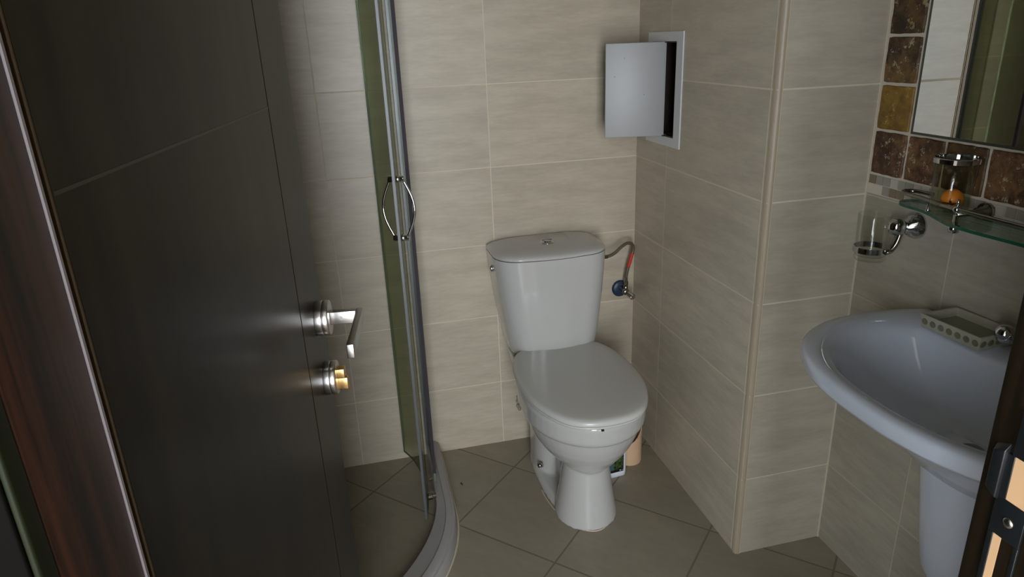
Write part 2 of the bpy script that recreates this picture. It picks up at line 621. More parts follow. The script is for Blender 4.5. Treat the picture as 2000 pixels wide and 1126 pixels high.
bm = bmesh.new()
rn = random.Random(3)
box(bm, W - 0.002, W + 0.001, -1.60, -0.7475, 1.0425, 2.245, 0)
seqc = [3, 2, 1, 4, 3, 2, 4, 1, 3, 2, 4, 1]
z = 1.143
for k, c in enumerate([2 + 1, 2, 1, 4, 2, 3, 1, 4, 2, 3, 1]):
    trav_tile(bm, -0.8495, -0.7495, z + 0.1 * k, z + 0.1 * k + 0.1, c, rn) if z + 0.1 * k + 0.1 < 2.25 else None
ys = [-0.7495, -0.8495, -0.9495, -1.052, -1.152, -1.252, -1.352, -1.452, -1.552]
for k in range(8):
    trav_tile(bm, ys[k + 1], ys[k], 1.043, 1.143, [4, 4, 1, 4, 1, 3, 4, 1][k], rn)
for k in range(7):
    trav_tile(bm, -0.8495 - 0.1 * (k + 1), -0.8495 - 0.1 * k, 2.143, 2.243, 1 + k % 4, rn)
struct(link_mesh('trim_4', bm, [M['grout'], M['trav_dark'], M['trav_brown'], M['trav_gold'], M['trav_red']]),
       'border of square brown and gold travertine tiles round the mirror', 'tile border')
# fix colours of the side column: lowest gold, then dark, then brown
bm = bmesh.new()
box(bm, W - 0.0015, W + 0.001, -1.60, -0.7475, 0.997, 1.0425, 0)
rn = random.Random(11)
for k in range(38):
    for r in range(2):
        y0 = -0.750 - 0.0222 * (k + 1)
        mi = rn.choice([1, 1, 1, 2, 2])
        if (k, r) == (0, 0):
            mi = 3
        if r == 1 and k < 2:
            mi = 0
        if (r, k) == (1, 3):
            mi = 3
        if (r, k) == (1, 4):
            mi = 3
        if mi == 0:
            continue
        z1_ = 1.0405 - 0.0215 * r
        box(bm, W - 0.0032, W, y0 + 0.001, y0 + 0.0212, z1_ - 0.0195, z1_, mi)
struct(link_mesh('trim_5', bm, [M['grout'], M['mosaic_a'], M['mosaic_b'], M['mosaic_c']]),
       'double row of small mosaic squares under the travertine border', 'tile border')

# ------------------------------------------------------------------ door frame
bm = bmesh.new()
box(bm, DX0 - 0.03, DX0, YH - 0.008, YF - 0.002, 0, DZ, 0)
box(bm, DX0 - 0.12, DX0 - 0.004, YH - 0.023, YH - 0.0, 0, DZ + 0.06, 2)
box(bm, DX0 - 0.004, DX0 - 0.0005, YH - 0.022, YH - 0.008, 0, DZ, 1)
box(bm, DX0 - 0.03, DX1 + 0.03, YH, YF - 0.002, DZ, DZ + 0.03, 0)
struct(link_mesh('trim_6', bm, [M['jamb_wood'], M['olive'], M['casing']], bevel=0.0015), 'brown wooden door jamb on the hinge side', 'door frame')
bm = bmesh.new()
box(bm, DX0 - 0.0005, DX0 + 0.0012, YF - 0.0025, YF + 0.0005, 0, DZ)
struct(link_mesh('trim_7', bm, M['seal_light']), 'pale grey rubber gasket strip between jamb and door', 'door seal')
bm = bmesh.new()
box(bm, DX1, DX1 + 0.03, YH - 0.012, YF + 0.001, 0, DZ, 0)
box(bm, DX1 + 0.03, DX1 + 0.09, YF, YF + 0.012, 0, DZ + 0.06, 0)
struct(link_mesh('trim_8', bm, M['jamb_dark'], bevel=0.0015), 'dark wooden door jamb on the latch side', 'door frame')

# strike plate
sp = thing('strike_plate', 'black metal strike plate with bare wood in its slots, on the dark door jamb', 'strike plate', (DX1, -1.75, 1.0))
bm = bmesh.new()
xa, xb = DX1 - 0.002, DX1 + 0.0005
box(bm, xa, xb, -1.7645, -1.737, 0.968, 1.003)      # bridge with the screw
box(bm, xa, xb, -1.7645, -1.7605, 0.88, 0.968)
box(bm, xa, xb, -1.742, -1.737, 0.88, 0.968)
box(bm, xa, xb, -1.7645, -1.737, 0.83, 0.88)
box(bm, xa, xb, -1.7645, -1.7425, 1.043, 1.085)
box(bm, xa, xb, -1.7645, -1.7625, 1.003, 1.043)
box(bm, xa, xb, -1.745, -1.737, 1.003, 1.043)
link_mesh('plate', bm, M['black'], sp, bevel=0.0006)
bm = bmesh.new()
rg = [[Vector((xb, y, z_)) for y, z_ in ((-1.739, 0.998), (-1.726, 1.004), (-1.726, 1.046), (-1.739, 1.052))],
      [Vector((DX1 - 0.006, y, z_)) for y, z_ in ((-1.739, 1.001), (-1.729, 1.007), (-1.729, 1.041), (-1.739, 1.046))]]
loft(bm, rg)
link_mesh('lip', bm, M['black'], sp, bevel=0.001)
bm = bmesh.new()
box(bm, DX1 - 0.0012, DX1 + 0.0005, -1.7625, -1.745, 1.003, 1.043)
link_mesh('latch_slot', bm, M['bare_wood'], sp, label='pale bare wood inside the upper slot')
bm = bmesh.new()
box(bm, DX1 - 0.0012, DX1 + 0.0005, -1.7490, -1.742, 0.88, 0.968)
box(bm, DX1 - 0.0009, DX1 + 0.0005, -1.7605, -1.7490, 0.88, 0.968, 1)
link_mesh('bolt_slot', bm, [M['bare_wood'], M['jamb_dark']], sp, label='pale bare wood strip inside the lower slot')
bm = bmesh.new()
lathe(bm, (DX1 - 0.0018, -1.752, 0.985), (-1, 0, 0), [(0, 0.0046), (0.0010, 0.0043), (0.0018, 0.0024), (0.0019, 0)])
link_mesh('screw', bm, M['steel'], sp, smooth=True, label='bright round screw head')

# ------------------------------------------------------------------ bathroom door (open inwards, seen from its hall side)
DH = Vector((-1.067, -1.716, 0))
DA = math.atan2(0.99, 0.13)          # leaf direction
door = bpy.data.objects.new('door_1', None)
COL.objects.link(door)
door.location = DH
door.rotation_euler = (0, 0, DA)
struct(door, 'dark brown wooden door with a square lever handle, standing open into the bathroom', 'door')
DM = Matrix.LocRotScale(DH, Euler((0, 0, DA)), None)


def dmesh(name, bm, m, parent=door, **k):
    """door parts are written in leaf coordinates: x along the leaf, -y towards the viewer's side"""
    bm.transform(DM)
    return link_mesh(name, bm, m, parent, **k)


DWD = 0.642
bm = bmesh.new()
g = 0.498


def leaf_profile(x0, x1):
    box(bm, x0, x1, 0.0, 0.040, 0.008, 2.0)


leaf_profile(0.004, g - 0.0015)
leaf_profile(g + 0.0015, DWD)
box(bm, g - 0.002, g + 0.002, 0.002, 0.038, 0.008, 2.0)
leaf = link_mesh  # alias
dl = None
bm2 = bm
# leaf mesh kept in its own coordinates so that the grain runs along the leaf
me = bpy.data.meshes.new('leaf')
bmesh.ops.recalc_face_normals(bm2, faces=bm2.faces)
bm2.to_mesh(me)
bm2.free()
me.materials.append(M['door_wood'])
dl = bpy.data.objects.new('leaf', me)
COL.objects.link(dl)
dl.parent = door
md = dl.modifiers.new('bevel', 'BEVEL')
md.width = 0.0008
md.segments = 2
bm = bmesh.new()
box(bm, g - 0.0013, g + 0.0013, 0.0008, 0.004, 0.008, 2.0)
dmesh('groove_inlay', bm, M['black'], label='thin black vertical inlay line')
bm = bmesh.new()
for zz in (0.55, 1.303, 1.70):
    box(bm, 0.006, g - 0.0015, -0.0002, 0.003, zz - 0.0011, zz + 0.0011)
dmesh('cross_groove', bm, simple('groove_edge', srgb(40, 33, 20), 0.4), label='faint horizontal groove lines')
bm = bmesh.new()
box(bm, 0.0025, 0.004, 0.0, 0.04, 0.008, 2.0)
dmesh('edge_band', bm, simple('edge_band', srgb(60, 44, 22), 0.5), label='lighter brown edge band on the hinge side')
for zz in (0.25, 1.72):
    bm = bmesh.new()
    lathe(bm, (-0.004, 0.044, zz), (0, 0, 1), [(0, 0.0), (0, 0.006), (0.09, 0.006), (0.09, 0)], 16)
    dmesh('hinge', bm, M['steel'], smooth=False)

# lever handle
hw, hz = 0.598, 0.992
bm = bmesh.new()
lathe(bm, (hw, 0.0, hz), (0, -1, 0), [(0, 0.026), (0.0095, 0.026), (0.0098, 0.0254), (0.0105, 0.0254), (0.0108, 0.026), (0.0185, 0.026), (0.0195, 0.0252), (0.0195, 0.010), (0.0195, 0)], 48)
hd = dmesh('handle', bm, M['steel'], smooth=False, bevel=0.0004, label='brushed steel square lever handle on a round rose')
bm = bmesh.new()
box(bm, hw - 0.006, hw + 0.006, -0.058, -0.019, hz - 0.010, hz + 0.010)
box(bm, hw - 0.128, hw + 0.006, -0.068, -0.058, hz - 0.010, hz + 0.010)
dmesh('lever', bm, M['steel'], hd, bevel=0.0012)
bm = bmesh.new()
lathe(bm, (hw - 0.006, -0.036, hz), (-1, 0, 0), [(0, 0.003), (0.0008, 0.003), (0.0008, 0.0016), (-0.0005, 0.0014), (-0.0005, 0)], 16)
dmesh('grub_screw', bm, M['steel'], hd)
bm = bmesh.new()
kz, kw = 0.893, 0.600
lathe(bm, (kw, 0.0, kz), (0, -1, 0), [(0, 0.026), (0.0085, 0.026), (0.009, 0.0254), (0.0095, 0.026), (0.0170, 0.026), (0.018, 0.0252), (0.018, 0.0)], 48)
ke = dmesh('escutcheon', bm, M['steel'], bevel=0.0004, label='round brushed steel keyhole rose')
bm = bmesh.new()
box(bm, kw - 0.0075, kw + 0.0075, -0.030, -0.016, kz + 0.0005, kz + 0.0155)
box(bm, kw - 0.0045, kw + 0.0045, -0.033, -0.016, kz - 0.020, kz - 0.0005)
dmesh('lock_cylinder', bm, M['brass'], ke, bevel=0.0012, label='brass lock cylinder')
# latch bolt in the door edge
bm = bmesh.new()
box(bm, DWD, DWD + 0.0015, 0.010, 0.030, 0.83, 1.07)
box(bm, DWD, DWD + 0.010, 0.014, 0.026, 0.985, 1.01)
dmesh('lock_faceplate', bm, M['steel'])

# ------------------------------------------------------------------ shower enclosure (quadrant in the left corner)
CX, CYq, R = -1.27, -0.336, 0.55
PI2 = pi / 2


def quad_path(r_off, n=22, z=0.0):
    """outline from the back wall round to the left wall; r_off = inward offset"""
    pts = [Vector((CX + R - r_off, -0.001, z)), Vector((CX + R - r_off, -0.12, z)), Vector((CX + R - r_off, -0.24, z))]
    for k in range(n + 1):
        a = -PI2 * k / n
        rr = R - r_off
        pts.append(Vector((CX + rr * cos(a), CYq + rr * sin(a), z)))
    pts += [Vector((CX - 0.12, CYq - R + r_off, z)), Vector((XL + 0.001, CYq - R + r_off, z))]
    return pts


def wide(extra):
    # inner edge drifts inwards towards the middle of the bow
    base = quad_path(0.0)
    n = len(base)
    res = []
    for i, p in enumerate(base):
        t = i / (n - 1)
        res.append(extra * max(0.0, sin(pi * t)) ** 1.3)
    return res


she = thing('shower_enclosure', 'quadrant shower enclosure with curved clear glass and a low grey kerb', 'shower', (CX, -0.4, 0))
secs = [(0.0, 0.0, 0.0), (0.004, 0.0, 0.040), (0.006, 0.0, 0.043), (0.012, 0.0, 0.0435), (0.0125, 0.0, 0.0475), (0.017, 0.0, 0.050), (0.028, 0.010, 0.050), (0.030, 0.012, 0.046),
        (0.044, 0.060, 0.040), (0.047, 0.062, 0.034), (0.048, 0.062, 0.0)]
wd = wide(1.0)
bm = bmesh.new()
rows = []
for off, ex, z_ in secs:
    base = quad_path(0.0)
    offp = quad_path(off)
    row = []
    for i, p in enumerate(offp):
        c = Vector((CX, CYq, 0))
        rad = Vector((p.x - c.x, p.y - c.y, 0))
        if p.y > CYq:
            rad = Vector((1, 0, 0))
        if p.x < CX:
            rad = Vector((0, -1, 0))
        q = p - rad.normalized() * (ex * wd[i] * 0.75)
        row.append(bm.verts.new((q.x, q.y, z_)))
    rows.append(row)
for a, b_ in zip(rows[:-1], rows[1:]):
    for i in range(len(a) - 1):
        bm.faces.new((a[i], a[i + 1], b_[i + 1], b_[i]))
for e in (0, -1):
    bm.faces.new([r[e] for r in rows])
kb = link_mesh('kerb', bm, M['kerb'], she, smooth=True, label='low curved grey kerb')
md = kb.modifiers.new('es', 'EDGE_SPLIT')
md.split_angle = radians(35)
bm = bmesh.new()
tube(bm, [p + Vector((0.001, 0, 0.002)) for p in quad_path(-0.001)], 0.003, 6)
link_mesh('caulk_line', bm, M['trim_light'], she, label='pale caulk line where the kerb meets the floor')


def ribbon(bm, pts, th, z0, z1, mi=0, edge_mi=1):
    n = len(pts)
    L, Rr = [], []
    for i, p in enumerate(pts):
        d = (pts[min(i + 1, n - 1)] - pts[max(i - 1, 0)]).normalized()
        nn = Vector((d.y, -d.x, 0))
        L.append(p + nn * th / 2)
        Rr.append(p - nn * th / 2)

    def V(p, z):
        return bm.verts.new((p.x, p.y, z))
    a0 = [V(p, z0) for p in L]
    a1 = [V(p, z1) for p in L]
    b0 = [V(p, z0) for p in Rr]
    b1 = [V(p, z1) for p in Rr]
    for i in range(n - 1):
        bm.faces.new((a0[i], a0[i + 1], a1[i + 1], a1[i])).material_index = mi
        bm.faces.new((b0[i + 1], b0[i], b1[i], b1[i + 1])).material_index = mi
        bm.faces.new((a1[i], a1[i + 1], b1[i + 1], b1[i])).material_index = edge_mi
        bm.faces.new((a0[i + 1], a0[i], b0[i], b0[i + 1])).material_index = edge_mi
    for e in (0, n - 1):
        bm.faces.new((a0[e], a1[e], b1[e], b0[e])).material_index = edge_mi


GT = 1.90


def mir(p, s):
    """mirror a point across the quadrant's diagonal for the second leaf"""
    if s == 0:
        return p
    # diagonal passes through the room corner (XL, 0)
    dx, dy = p.x - XL, p.y
    return Vector((XL - dy, -dx, p.z))


for s in (0, 1):
    # fixed glass
    pts = [mir(p, s) for p in catmull([(-0.757, -0.012, 0), (-0.759, -0.09, 0), (-0.762, -0.17, 0), (-0.766, -0.240, 0)], 5)]
    bm = bmesh.new()
    ribbon(bm, pts, 0.006, 0.050, GT, 0, 1)
    fp = link_mesh('fixed_panel', bm, [M['glass'], M['glass_edge']], she, smooth=False, label='clear fixed glass panel')
    bm = bmesh.new()
    e = [mir(Vector((-0.7665, -0.246, 0)), s), mir(Vector((-0.7655, -0.236, 0)), s)]
    ribbon(bm, e, 0.010, 0.085, GT, 0, 0)
    link_mesh('seal_strip', bm, M['seal_dark'], fp, label='dark vertical seal strip')
    bm = bmesh.new()
    ribbon(bm, [mir(Vector((-0.757, -0.001, 0)), s), mir(Vector((-0.757, -0.022, 0)), s)], 0.022, 0.048, GT, 0, 0)
    link_mesh('wall_profile', bm, M['alu'], fp)
    # sliding curved door, pushed open inside the fixed glass
    arc = [mir(p, s) for p in catmull([(-0.846, -0.055, 0), (-0.820, -0.120, 0), (-0.803, -0.200, 0), (-0.797, -0.270, 0), (-0.802, -0.350, 0), (-0.815, -0.420, 0)], 6)]
    bm = bmesh.new()
    ribbon(bm, arc, 0.006, 0.062, GT - 0.02, 0, 1)
    sd = link_mesh('sliding_door', bm, [M['glass'], M['glass_edge']], she, label='curved clear glass sliding door')
    bm = bmesh.new()
    pa, pb = mir(Vector((-0.813, -0.412, 0)), s), mir(Vector((-0.8165, -0.427, 0)), s)
    ribbon(bm, [pa, pb], 0.0065, 0.058, GT - 0.02, 0, 0)
    link_mesh('edge_profile', bm, M['alu'], sd, label='bright vertical edge profile')
    # rollers
    for zz in (0.066, GT - 0.05):
        bm = bmesh.new()
        c0 = mir(Vector((-0.797, -0.33, zz)), s)
        ax = (mir(Vector((1, 0.1, 0)), s) - mir(Vector((0, 0, 0)), s))
        lathe(bm, c0, ax, [(-0.004, 0), (-0.004, 0.012), (0.010, 0.012), (0.012, 0.009), (0.022, 0.009), (0.022, 0)], 20)
        link_mesh('roller', bm, M['chrome_dark'], sd, label='dark roller guide')
        bm = bmesh.new()
        c1 = mir(Vector((-0.786, -0.26, zz + 0.012)), s)
        lathe(bm, c1, ax, [(-0.002, 0), (-0.002, 0.007), (0.012, 0.007), (0.012, 0)], 16)
        link_mesh('roller', bm, M['chrome_dark'], sd, label='dark roller guide')
    # bow handles, one each side of the glass
    nd = (mir(Vector((-0.806, -0.384, 0)), s) - mir(Vector((-0.826, -0.378, 0)), s)).normalized()
    base0 = mir(Vector((-0.8065, -0.375, 0)), s)
    z0h, z1h = 0.893, 1.053
    bm = bmesh.new()
    for zz in (z0h + 0.004, z1h - 0.004):
        lathe(bm, base0 + Vector((0, 0, zz)) - nd * 0.017, nd, [(-0.003, 0), (-0.003, 0.0088), (0.037, 0.0088), (0.037, 0)], 20)
    for sg in (1, -1):
        path = []
        for k in range(21):
            t = k / 20
            bow = 0.014 + 0.026 * sin(pi * t) ** 1.1
            path.append(base0 + nd * sg * bow + Vector((0, 0, z0h + (z1h - z0h) * t)))
        tube(bm, path, 0.0036, 12)
    link_mesh('bow_handle', bm, M['chrome'], sd, smooth=True, label='slim bowed chrome handle pair')
# head rail
bm = bmesh.new()
p0 = quad_path(0.028)
ribbon(bm, p0, 0.030, GT - 0.005, GT + 0.03, 0, 0)
link_mesh('head_rail', bm, M['alu'], she)

# ------------------------------------------------------------------ toilet
TX = -0.333
to = thing('toilet', 'white close-coupled ceramic toilet with its lid closed, in the back corner', 'toilet', (TX, -0.35, 0))


def egg(hw, yb, yf, z, wy=0.5, back=0.75, n=48, cx=TX, pb=2.6):
    """closed outline: flatter at the back (yb, near the wall), round at the front (yf)"""
    yw = yb + (yf - yb) * wy
    out = []
    for k in range(n):
        a = 2 * pi * k / n
        ca, sa = cos(a), sin(a)
        if sa <= 0:      # front half
            x = hw * ca
            y = yw + (yw - yf) * sa
        else:
            e = 2 / pb
            x = hw * (abs(ca) ** e) * (1 if ca >= 0 else -1)
            y = yw + (yb - yw) * (abs(sa) ** e)
        out.append(Vector((cx + x, y, z)))
    return out


bm = bmesh.new()
# bowl with vertical rim band and a rounded underside
secs = [(0.160, 0.052, -0.30, -0.500), (0.185, 0.070, -0.28, -0.526), (0.215, 0.099, -0.25, -0.556), (0.245, 0.125, -0.22, -0.580),
        (0.275, 0.144, -0.20, -0.598), (0.305, 0.157, -0.18, -0.611), (0.330, 0.165, -0.17, -0.619), (0.337, 0.1670, -0.16, -0.622),
        (0.340, 0.1735, -0.15, -0.630), (0.350, 0.176, -0.15, -0.634), (0.398, 0.178, -0.15, -0.640), (0.404, 0.174, -0.155, -0.636)]
loft(bm, [egg(h, yb, yf, z_, 0.55) for z_, h, yb, yf in secs])
# conical front column
loft(bm, [egg(h, yb, yf, z_, 0.5, pb=2.0) for z_, h, yb, yf in
          [(0.0, 0.094, -0.345, -0.545), (0.012, 0.093, -0.345, -0.543), (0.05, 0.087, -0.35, -0.537), (0.10, 0.079, -0.36, -0.530), (0.16, 0.071, -0.37, -0.524), (0.21, 0.068, -0.37, -0.520)]])
# slim web, rear wings with the floor fixings, plinth
loft(bm, [egg(h, -0.08, -0.46, z_, 0.5, pb=4) for z_, h in ((0.0, 0.042), (0.2, 0.040), (0.34, 0.07))])
loft(bm, [egg(h, -0.10, yf, z_, 0.45, pb=5) for z_, h, yf in ((0.0, 0.096, -0.31), (0.03, 0.092, -0.292), (0.10, 0.090, -0.285), (0.20, 0.090, -0.285), (0.34, 0.10, -0.30))])
loft(bm, [egg(h, -0.10, yf, z_, 0.42, pb=4) for z_, h, yf in ((0.0, 0.101, -0.54), (0.010, 0.099, -0.538), (0.016, 0.094, -0.535), (0.022, 0.085, -0.53))])
# deck under the cistern
loft(bm, [egg(h, -0.02, -0.24, z_, 0.5, pb=6) for z_, h in ((0.32, 0.10), (0.36, 0.135), (0.400, 0.14))])
bowl = link_mesh('bowl', bm, M['ceramic'], to, smooth=True)
md = bowl.modifiers.new('remesh', 'REMESH')
md.mode = 'VOXEL'
md.voxel_size = 0.0036
md.use_smooth_shade = True
md = bowl.modifiers.new('smooth', 'SMOOTH')
md.factor = 0.5
md.iterations = 7

bm = bmesh.new()
lathe(bm, (TX - 0.0905, -0.250, 0.050), (-1, -0.15, 0.05), [(-0.01, 0), (-0.01, 0.0085), (0.0035, 0.0085), (0.005, 0.006), (0.003, 0.0035), (0.003, 0)], 20)
link_mesh('floor_fixing', bm, M['chrome_dark'], to, smooth=True, label='brown rusty floor fixing')
bm = bmesh.new()
box(bm, -0.357, -0.350, -0.6410, -0.636, 0.3965, 0.4005)
link_mesh('bumper', bm, M['dirt'], to, label='tiny black bumper under the seat')
bm = bmesh.new()
tube(bm, [(TX + 0.1025 * cos(a), -0.315 + 0.2325 * sin(a) if sin(a) < 0 else -0.315 + 0.2 * sin(a), 0.0012) for a in [pi * 1.0 + pi * k / 24 for k in range(25)]], 0.0018, 6)
link_mesh('caulk_line', bm, M['trim_light'], to, label='pale caulk line at the foot')


def seat_outline(hw, yb, yf, z, hb, n=10):
    P = [(TX - hb, yb), (TX - hb * 0.4, yb + 0.004), (TX + hb * 0.4, yb + 0.004), (TX + hb, yb),
         (TX + hw * 0.93, yb - 0.085), (TX + hw, yb - 0.215), (TX + hw * 0.90, yb - 0.345), (TX + hw * 0.56, yf + 0.030),
         (TX, yf),
         (TX - hw * 0.56, yf + 0.030), (TX - hw * 0.90, yb - 0.345), (TX - hw, yb - 0.215), (TX - hw * 0.93, yb - 0.085)]
    return [Vector((p.x, p.y, z)) for p in catmull([(a, b, 0) for a, b in P], n, True)]


def scaled(r, s, z):
    c = Vector((TX, -0.40, 0))
    return [Vector((c.x + (p.x - c.x) * s, c.y + (p.y - c.y) * s, z)) for p in r]


r0 = seat_outline(0.179, -0.165, -0.650, 0, 0.125)
bm = bmesh.new()
loft(bm, [scaled(r0, s, z_) for s, z_ in ((0.955, 0.4035), (0.975, 0.4045), (0.978, 0.4085), (0.965, 0.4105))])
link_mesh('seat', bm, M['seat'], to, smooth=True)
bm = bmesh.new()
loft(bm, [scaled(r0, s, z_) for s, z_ in ((0.96, 0.4125), (0.990, 0.4130), (1.0, 0.4165), (1.002, 0.421), (0.995, 0.4265), (0.975, 0.4305), (0.94, 0.4325), (0.85, 0.4340), (0.6, 0.4355), (0.3, 0.4362))])
link_mesh('seat_lid', bm, M['seat'], to, smooth=True)
for sx in (-0.075, 0.075):
    bm = bmesh.new()
    lathe(bm, (TX + sx, -0.163, 0.400), (0, 0, 1), [(0, 0), (0, 0.011), (0.020, 0.011), (0.024, 0.007), (0.024, 0)], 20)
    link_mesh('seat_hinge', bm, M['seat'], to, smooth=True)


def tank_ring(hw, dep, z, rc=0.080, n=10, bowf=0.010, inset=0.0, cx=-0.339):
    cx += 0.010 * max(0.0, min(1.0, (0.736 - z) / 0.336))
    yb = -0.012
    yf = yb - dep
    hw -= inset
    yf += inset
    pts = []

    def arc(ccx, ccy, r, a0, a1):
        for k in range(n + 1):
            a = a0 + (a1 - a0) * k / n
            pts.append(Vector((ccx + r * cos(a), ccy + r * sin(a), z)))
    rb = 0.012
    arc(cx + hw - rb, yb - rb, rb, PI2, 0)
    arc(cx + hw - rc, yf + rc, rc, 0, -PI2)
    for t in (0.75, 0.5, 0.25, 0, -0.25, -0.5, -0.75):
        w_ = hw - rc
        pts.append(Vector((cx + w_ * t, yf - bowf * (1 - t * t), z)))
    arc(cx - hw + rc, yf + rc, rc, -PI2, -pi)
    arc(cx - hw + rb, yb - rb, rb, pi, PI2)
    return pts


bm = bmesh.new()
prof = [(0.398, 0.128, 0.160), (0.401, 0.137, 0.168), (0.410, 0.143, 0.173), (0.425, 0.147, 0.176), (0.46, 0.152, 0.180), (0.52, 0.160, 0.184), (0.60, 0.169, 0.188),
        (0.68, 0.177, 0.191), (0.736, 0.181, 0.192)]
loft(bm, [tank_ring(h, d_, z_) for z_, h, d_ in prof])
tank = link_mesh('tank', bm, M['ceramic'], to, smooth=True)
md = tank.modifiers.new('es', 'EDGE_SPLIT')
md.split_angle = radians(50)
bm = bmesh.new()
lid = [(0.7385, 0.0035, 0), (0.7395, 0.0, 0), (0.744, 0.0, 0), (0.748, 0.003, 0), (0.752, 0.010, 0), (0.756, 0.024, 0), (0.7595, 0.045, 0), (0.762, 0.07, 0), (0.7625, 0.090, 0)]
loft(bm, [tank_ring(0.181, 0.197, z_, rc=max(0.012, 0.086 - i_ * 0.6), inset=i_) for z_, i_, _ in lid])
tl = link_mesh('tank_lid', bm, M['ceramic'], to, smooth=True)
bm = bmesh.new()
lathe(bm, (-0.340, -0.105, 0.7605), (0, 0, 1), [(0, 0), (0, 0.0235), (0.0025, 0.0235), (0.0045, 0.021), (0.0045, 0.0165), (0.0035, 0.0160), (0.0035, 0.0155), (0.0075, 0.0150), (0.0092, 0.0125), (0.0098, 0)], 36)
fb = link_mesh('flush_button', bm, M['chrome'], tl, smooth=True, label='round chrome flush button')
bm = bmesh.new()
box(bm, -0.3555, -0.3245, -0.1056, -0.1044, 0.7690, 0.7706)
link_mesh('button_split', bm, M['black'], tl)
bm = bmesh.new()
lathe(bm, (-0.5195, -0.085, 0.690), (-1, 0, 0), [(-0.006, 0), (-0.006, 0.011), (0.002, 0.011), (0.0035, 0.009), (0.0035, 0.005), (0.0015, 0.004), (0.0015, 0)], 20)
link_mesh('inlet_cap', bm, M['chrome'], to, smooth=True, label='small round cap on the tank side')

# ------------------------------------------------------------------ water hose and angle valve
ho = thing('water_hose', 'braided steel hose with a red sleeve looping from the cistern down to the valve', 'hose', (-0.04, -0.07, 0.60))
hp = catmull([(-0.139, -0.080, 0.684), (-0.118, -0.078, 0.685), (-0.098, -0.074, 0.692), (-0.074, -0.068, 0.708), (-0.052, -0.062, 0.716), (-0.033, -0.058, 0.710), (-0.027, -0.055, 0.690), (-0.034, -0.052, 0.655), (-0.042, -0.048, 0.620), (-0.046, -0.044, 0.590)], 8)
m_, nt_, b_s = new_mat('braided_steel')
N = NT(nt_)
tc = N.n('ShaderNodeTexCoord')
wv = N.n('ShaderNodeTexChecker')
wv.inputs['Scale'].default_value = 520
N.link(tc.outputs['Object'], wv.inputs['Vector'])
N.link(N.mix(wv.outputs['Fac'], srgb(88, 80, 68), srgb(170, 160, 142)), b_s.inputs['Base Color'])
b_s.inputs['Metallic'].default_value = 0.8
b_s.inputs['Roughness'].default_value = 0.35
bm = bmesh.new()
tube(bm, hp, 0.0056, 14)
link_mesh('hose', bm, m_, ho, smooth=True)
bm = bmesh.new()
k0 = len(hp) - 22
tube(bm, hp[k0:k0 + 12], 0.0062, 14)
link_mesh('sleeve', bm, M['red'], ho, smooth=True, label='red plastic sleeve')
bm = bmesh.new()
lathe(bm, (-0.1515, -0.081, 0.684), (1, 0, 0), [(0, 0), (0, 0.0095), (0.010, 0.0095), (0.011, 0.007), (0.024, 0.0065), (0.024, 0)], 6)
link_mesh('nut', bm, M['chrome_dark'], ho)
bm = bmesh.new()
lathe(bm, (-0.046, -0.044, 0.564), (0, 0, 1), [(0, 0), (0, 0.0085), (0.012, 0.0085), (0.013, 0.0065), (0.027, 0.0062), (0.027, 0)], 6)
link_mesh('nut', bm, M['chrome_dark'], ho)

va = thing('angle_valve', 'chrome angle valve with a blue wall rose, low beside the cistern', 'valve', (-0.046, 0, 0.540))
bm = bmesh.new()
lathe(bm, (-0.050, 0.0, 0.537), (0, -1, 0), [(0, 0), (0, 0.029), (0.004, 0.030), (0.009, 0.024), (0.011, 0.012), (0.011, 0)], 32)
link_mesh('wall_rose', bm, M['blue'], va, smooth=True, label='dark blue round wall rose')
bm = bmesh.new()
lathe(bm, (-0.048, -0.008, 0.540), (0, -1, 0), [(0, 0), (0, 0.009), (0.030, 0.009), (0.034, 0.011), (0.046, 0.011), (0.050, 0.008), (0.050, 0)], 20)
lathe(bm, (-0.046, -0.044, 0.540), (0, 0, 1), [(0, 0), (0, 0.007), (0.024, 0.007), (0.024, 0)], 16)
link_mesh('valve_body', bm, M['chrome_dark'], va, smooth=True)
bm = bmesh.new()
lathe(bm, (-0.046, -0.052, 0.538), (0.35, -1, -0.25), [(0, 0), (0, 0.007), (0.012, 0.007), (0.013, 0.0115), (0.033, 0.0115), (0.035, 0.009), (0.035, 0)], 14)
link_mesh('knob', bm, M['chrome'], va, label='chrome turning knob')

# crumbling mortar round the waste pipe, left of the bowl
bm = bmesh.new()
rr = random.Random(5)
for k in range(26):
    sphere(bm, Vector((-0.432 + 0.010 * rr.random(), -0.006 + 0.004 * rr.random(), 0.125 + 0.050 * rr.random())), 0.003 + 0.004 * rr.random(), 8)
tag(link_mesh('mortar_patch', bm, M['mosaic_b']), 'crumbly grey mortar patch on the wall just left of the toilet bowl', 'mortar patch')
# white drain spigot the mortar surrounds
# ------------------------------------------------------------------ cleaner bottle and beige holder behind the toilet
bo = thing('cleaner_bottle', 'white plastic cleaner bottle with a dark green label, on the floor behind the toilet column', 'bottle', (-0.190, -0.298, 0))


def rrect(cx, cy, hx, hy, r, z, n=6, rot=0.0):
    pts = []
    for (sx, sy, a0) in ((1, 1, 0), (-1, 1, PI2), (-1, -1, pi), (1, -1, 3 * PI2)):
        for k in range(n + 1):
            a = a0 + PI2 * k / n
            x, y = sx * (hx - r) + r * cos(a), sy * (hy - r) + r * sin(a)
            pts.append(Vector((cx + x * cos(rot) - y * sin(rot), cy + x * sin(rot) + y * cos(rot), z)))
    return pts


